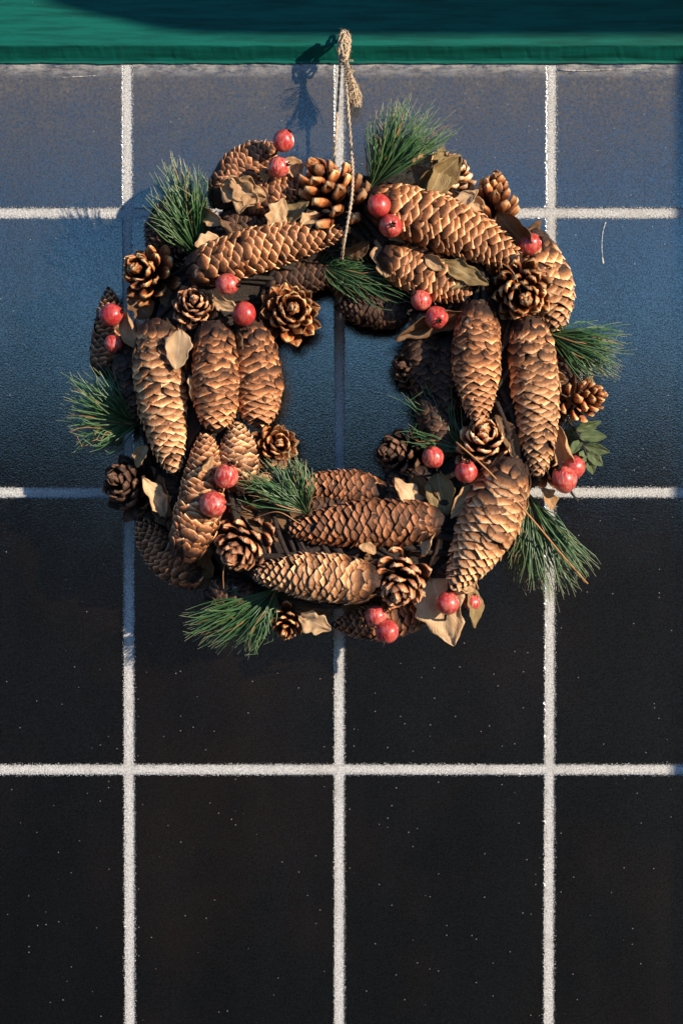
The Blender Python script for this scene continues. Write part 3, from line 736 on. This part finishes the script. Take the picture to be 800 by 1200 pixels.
strand([(270, 646, 126), (262, 668, 130), (262, 690, 122)], .5, M_DEAD, 'dead_needle')
strand([(300, 606, 136), (326, 600, 150), (352, 614, 146)], .6, M_DEAD, 'dead_needle')
strand([(572, 300, 140), (600, 318, 152), (612, 350, 150)], .6, M_DEAD, 'dead_needle')
strand([(548, 668, 140), (556, 680, 136), (560, 690, 128)], .8, M_DEAD, 'dead_needle')

# ------------------------------------------------------------------ berries
def berry(x, y, r_, d=138, face=(0.2, 0.2, .9), stem=True, seed=0):
    r = random.Random(seed); T = Vector((face[0], -face[2], face[1])).normalized(); O = P(x, y, d); R = SZ(r_, d)
    N0 = T.orthogonal().normalized(); B0 = T.cross(N0); mb = MB(); n, mm = 24, 16; vs = []
    e1, e2 = r.uniform(.94, 1.04), r.uniform(.93, 1.03)
    for i in range(mm+1):
        th = PI*i/mm
        for k in range(n):
            a = 2*PI*k/n; rr = R*(1+.07*noise.noise(Vector((math.cos(a)*1.4, math.sin(a)*1.4+seed, th))))
            h = math.cos(th); hh = h - (.10*math.exp(-(th/.32)**2)) + .07*math.exp(-((th-.42)/.2)**2)
            vs.append(O + (N0*math.cos(a)*e1+B0*math.sin(a)*e2)*rr*math.sin(th) + T*rr*hh*1.02)
    fs = [(i*n+k, (i+1)*n+k, (i+1)*n+(k+1) % n, i*n+(k+1) % n) for i in range(mm) for k in range(n)]
    mb.add(vs, fs, (r.random(), r.random(), .5)); bo = mb.build('berry', M_BERRY, wreath, origin=O)
    cb = MB()
    for k in range(5):
        a = 2*PI*k/5+r.random()*.4; dr = N0*math.cos(a)+B0*math.sin(a); sd = T.cross(dr)
        p0 = O + T*R*.90 + dr*R*.10; p1 = O + T*R*(1.12+r.random()*.12) + dr*R*.24; p2 = O + T*R*(1.14+r.random()*.1) + dr*R*.34
        cb.add([p0-sd*R*.10, p0+sd*R*.10, p1+sd*R*.07, p1-sd*R*.07, p2, p0-sd*R*.10-dr*R*.05, p0+sd*R*.10-dr*R*.05], [(0, 1, 2, 3), (3, 2, 4), (5, 3, 2, 6), (5, 0, 3), (1, 6, 2)])
    tube(cb, [O+T*R*.86, O+T*R*1.0], [R*.14, R*.10], 7)
    cb.build('calyx', M_CALYX, bo)
    if stem:
        sb = MB(); c = Vector((CX, CY, CD)); q = Vector((x, y, d)); dirc = (c-q); dirc.z = 0
        q2 = q + Vector((0, 0, -40)); tube(sb, catmull([O - T*R*.9, O - T*R*1.4 + Vector((0, .004, 0)), P(x-face[0]*r_*2, y+face[1]*r_*2, max(d-48, 40))], 7), .0009, 5)
        sb.build('stem', M_BARK, bo)
    return bo
for k, (x, y, r_, d, f) in enumerate((
 (332, 165, 12.5, 128, (.5, .7, .2)), (326, 196, 12.5, 138, (.8, .2, .4)), (444, 241, 13.5, 160, (-.3, .9, .1)), (457.5, 265, 14, 164, (.10, 0, 1)),
 (620, 286, 13.5, 130, (.9, .5, .2)), (493, 352, 12, 132, (-.7, .5, .3)), (511, 372, 13.5, 134, (.15, -.3, .9)), (266, 333, 13.5, 150, (.7, -.1, .3)),
 (286, 368, 14, 150, (-.2, .9, -.2)), (130, 369, 13.5, 108, (.7, .2, .2)), (133, 403, 11, 98, (.4, -.5, .3)), (265, 558, 14.5, 156, (.3, .9, .3)),
 (249.5, 591, 15.5, 158, (-.8, 0, -.3)), (507, 536, 13, 136, (-.4, .8, .3)), (546, 553, 13.5, 150, (.1, .8, .6)), (661, 562, 15.5, 118, (-.5, .8, .3)),
 (672, 548, 13.5, 100, (.5, .8, .1)), (440, 722, 12.5, 124, (.6, .4, .3)), (453.5, 740, 14, 128, (.2, .6, -.5)), (524, 707, 13.5, 128, (.1, .9, .2)), (553, 706, 10, 92, (.2, .8, .2)))):
    berry(x, y, r_, d, f, seed=k)
# ------------------------------------------------------------------ jute twine and nail
twine = link('twine', None, P(403, 60, 46))
tag(twine, 'frayed jute twine knotted over a nail in the green rail above the wreath', 'twine')
def rope(pts, r, n, parent, name='strand', plies=2, turns=None, seed=0, fuzz=40):
    rr = random.Random(seed); q = catmull(pts, n); L = sum((q[i+1]-q[i]).length for i in range(n-1)); turns = turns or L/(r*9)
    mb = MB()
    for p in range(plies):
        path = []
        for i, c in enumerate(q):
            t = (q[min(i+1, n-1)]-q[max(i-1, 0)]).normalized(); N0 = Vector((0, -1, 0)); N0 = (N0-t*N0.dot(t)).normalized(); B0 = t.cross(N0)
            a = 2*PI*(p/plies + turns*i/n); path.append(c + (N0*math.cos(a)+B0*math.sin(a))*r*.5)
        tube(mb, path, r*.56, 6)
    for _ in range(fuzz):
        i = rr.randrange(2, n-2); c = q[i]; dv = Vector((rr.gauss(0, 1), rr.gauss(0, 1), rr.gauss(0, 1))).normalized()
        al = (q[i+1]-q[i]).normalized(); a = c + dv*r*.5; b = a + (dv*.6+al*rr.uniform(-1, 1))*r*rr.uniform(1.5, 4); e = b+(dv*rr.uniform(-.4, .6)+al*rr.uniform(-1, 1))*r*2.4
        tube(mb, [a, b, e], [r*.09, r*.07, r*.04], 3, caps=False)
    return mb.build(name, M_JUTE, parent)
rt = SZ(1.75, 46)
rope([P(399, 62, 38), P(397, 100, 32), P(394, 150, 28), P(391.5, 190, 26), P(391, 232, 20), P(393, 300, 22), P(397, 360, 55), P(399, 372, 92), P(400, 345, 92), P(400, 312, 104), P(402, 290, 146), P(407, 262, 158), P(412, 232, 154), P(413.5, 205, 128), P(412, 180, 104), P(409, 140, 78), P(406, 100, 48), P(404, 66, 38)], rt, 260, twine, seed=1, fuzz=260)
for k, pp in enumerate((
  [P(398.7, 72, 35), P(396.5, 58, 42), P(398.7, 42, 45), P(403.0, 37, 43), P(405.2, 48, 45), P(404.4, 62, 44), P(402.3, 74, 39)],
  [P(402.3, 74, 41), P(406.6, 60, 43), P(410.2, 48, 37), P(407.3, 38, 31), P(401.6, 36, 29), P(398.0, 46, 31), P(398.7, 64, 35)],
  [P(397.2, 66, 37), P(400.8, 71, 45), P(405.9, 69, 45), P(407.3, 63, 37), P(403.0, 60, 29), P(398.0, 62, 31), P(397.2, 67, 38), P(402.3, 66, 47), P(406.6, 64, 42)],
  [P(396.5, 52, 31), P(400.8, 44, 41), P(407.3, 44, 39), P(408.8, 60, 33), P(402.3, 72, 33), P(398.0, 62, 37)],
  [P(403.7, 40, 47), P(400.1, 52, 47), P(403.7, 66, 49), P(408.0, 56, 45), P(404.4, 40, 41)],
  [P(398.7, 44, 39), P(402.3, 50, 47), P(407.3, 50, 45), P(409.5, 56, 37), P(403.7, 56, 29)])):
    rope(pp, rt*.95, 60, twine, 'knot_loop', seed=10+k, fuzz=40)
fb = MB(); rr = random.Random(5)
for i in range(150):
    sx = rr.gauss(0, .8); e = rr.gauss(0, 3.0); cu = rr.gauss(0, 3); l = rr.uniform(.72, 1.04); gd = rr.gauss(0, 3)
    pts = [P(405+sx, 70, 43), P(409+sx+e*.3, 86, 45+gd*.4), P(413.5+sx+e*.7+cu*.3, 102, 45+gd*.8), P(417+sx+e+cu*.3, 70+54*l, 45+gd)]
    tube(fb, catmull(pts, 8), SZ(rr.uniform(.35, .6), 50), 3, caps=False)
for i in range(46):
    u = rr.random(); x0, y0 = 406+12*u, 76+44*u; a = rr.uniform(0, 6.28); L = rr.uniform(5, 14)
    tube(fb, catmull([P(x0, y0, 45), P(x0+math.cos(a)*L*.6, y0+math.sin(a)*L*.6, 60), P(x0+math.cos(a+.9)*L, y0+math.sin(a+.9)*L, 56+rr.gauss(0, 4))], 6), SZ(.28, 50), 3, caps=False)
fo = fb.build('frayed_end', M_JUTE, twine)
nm = MB(); tube(nm, [P(402, 46, -4), P(402, 45, 20), P(402, 44, 42)], SZ(2.2, 30), 8); tube(nm, [P(402, 44, 42), P(402, 43.8, 45)], SZ(4.5, 50), 10)
tag(nm.build('nail', M_NAIL, smooth=False), 'rusty nail in the green rail holding the twine loop', 'nail')
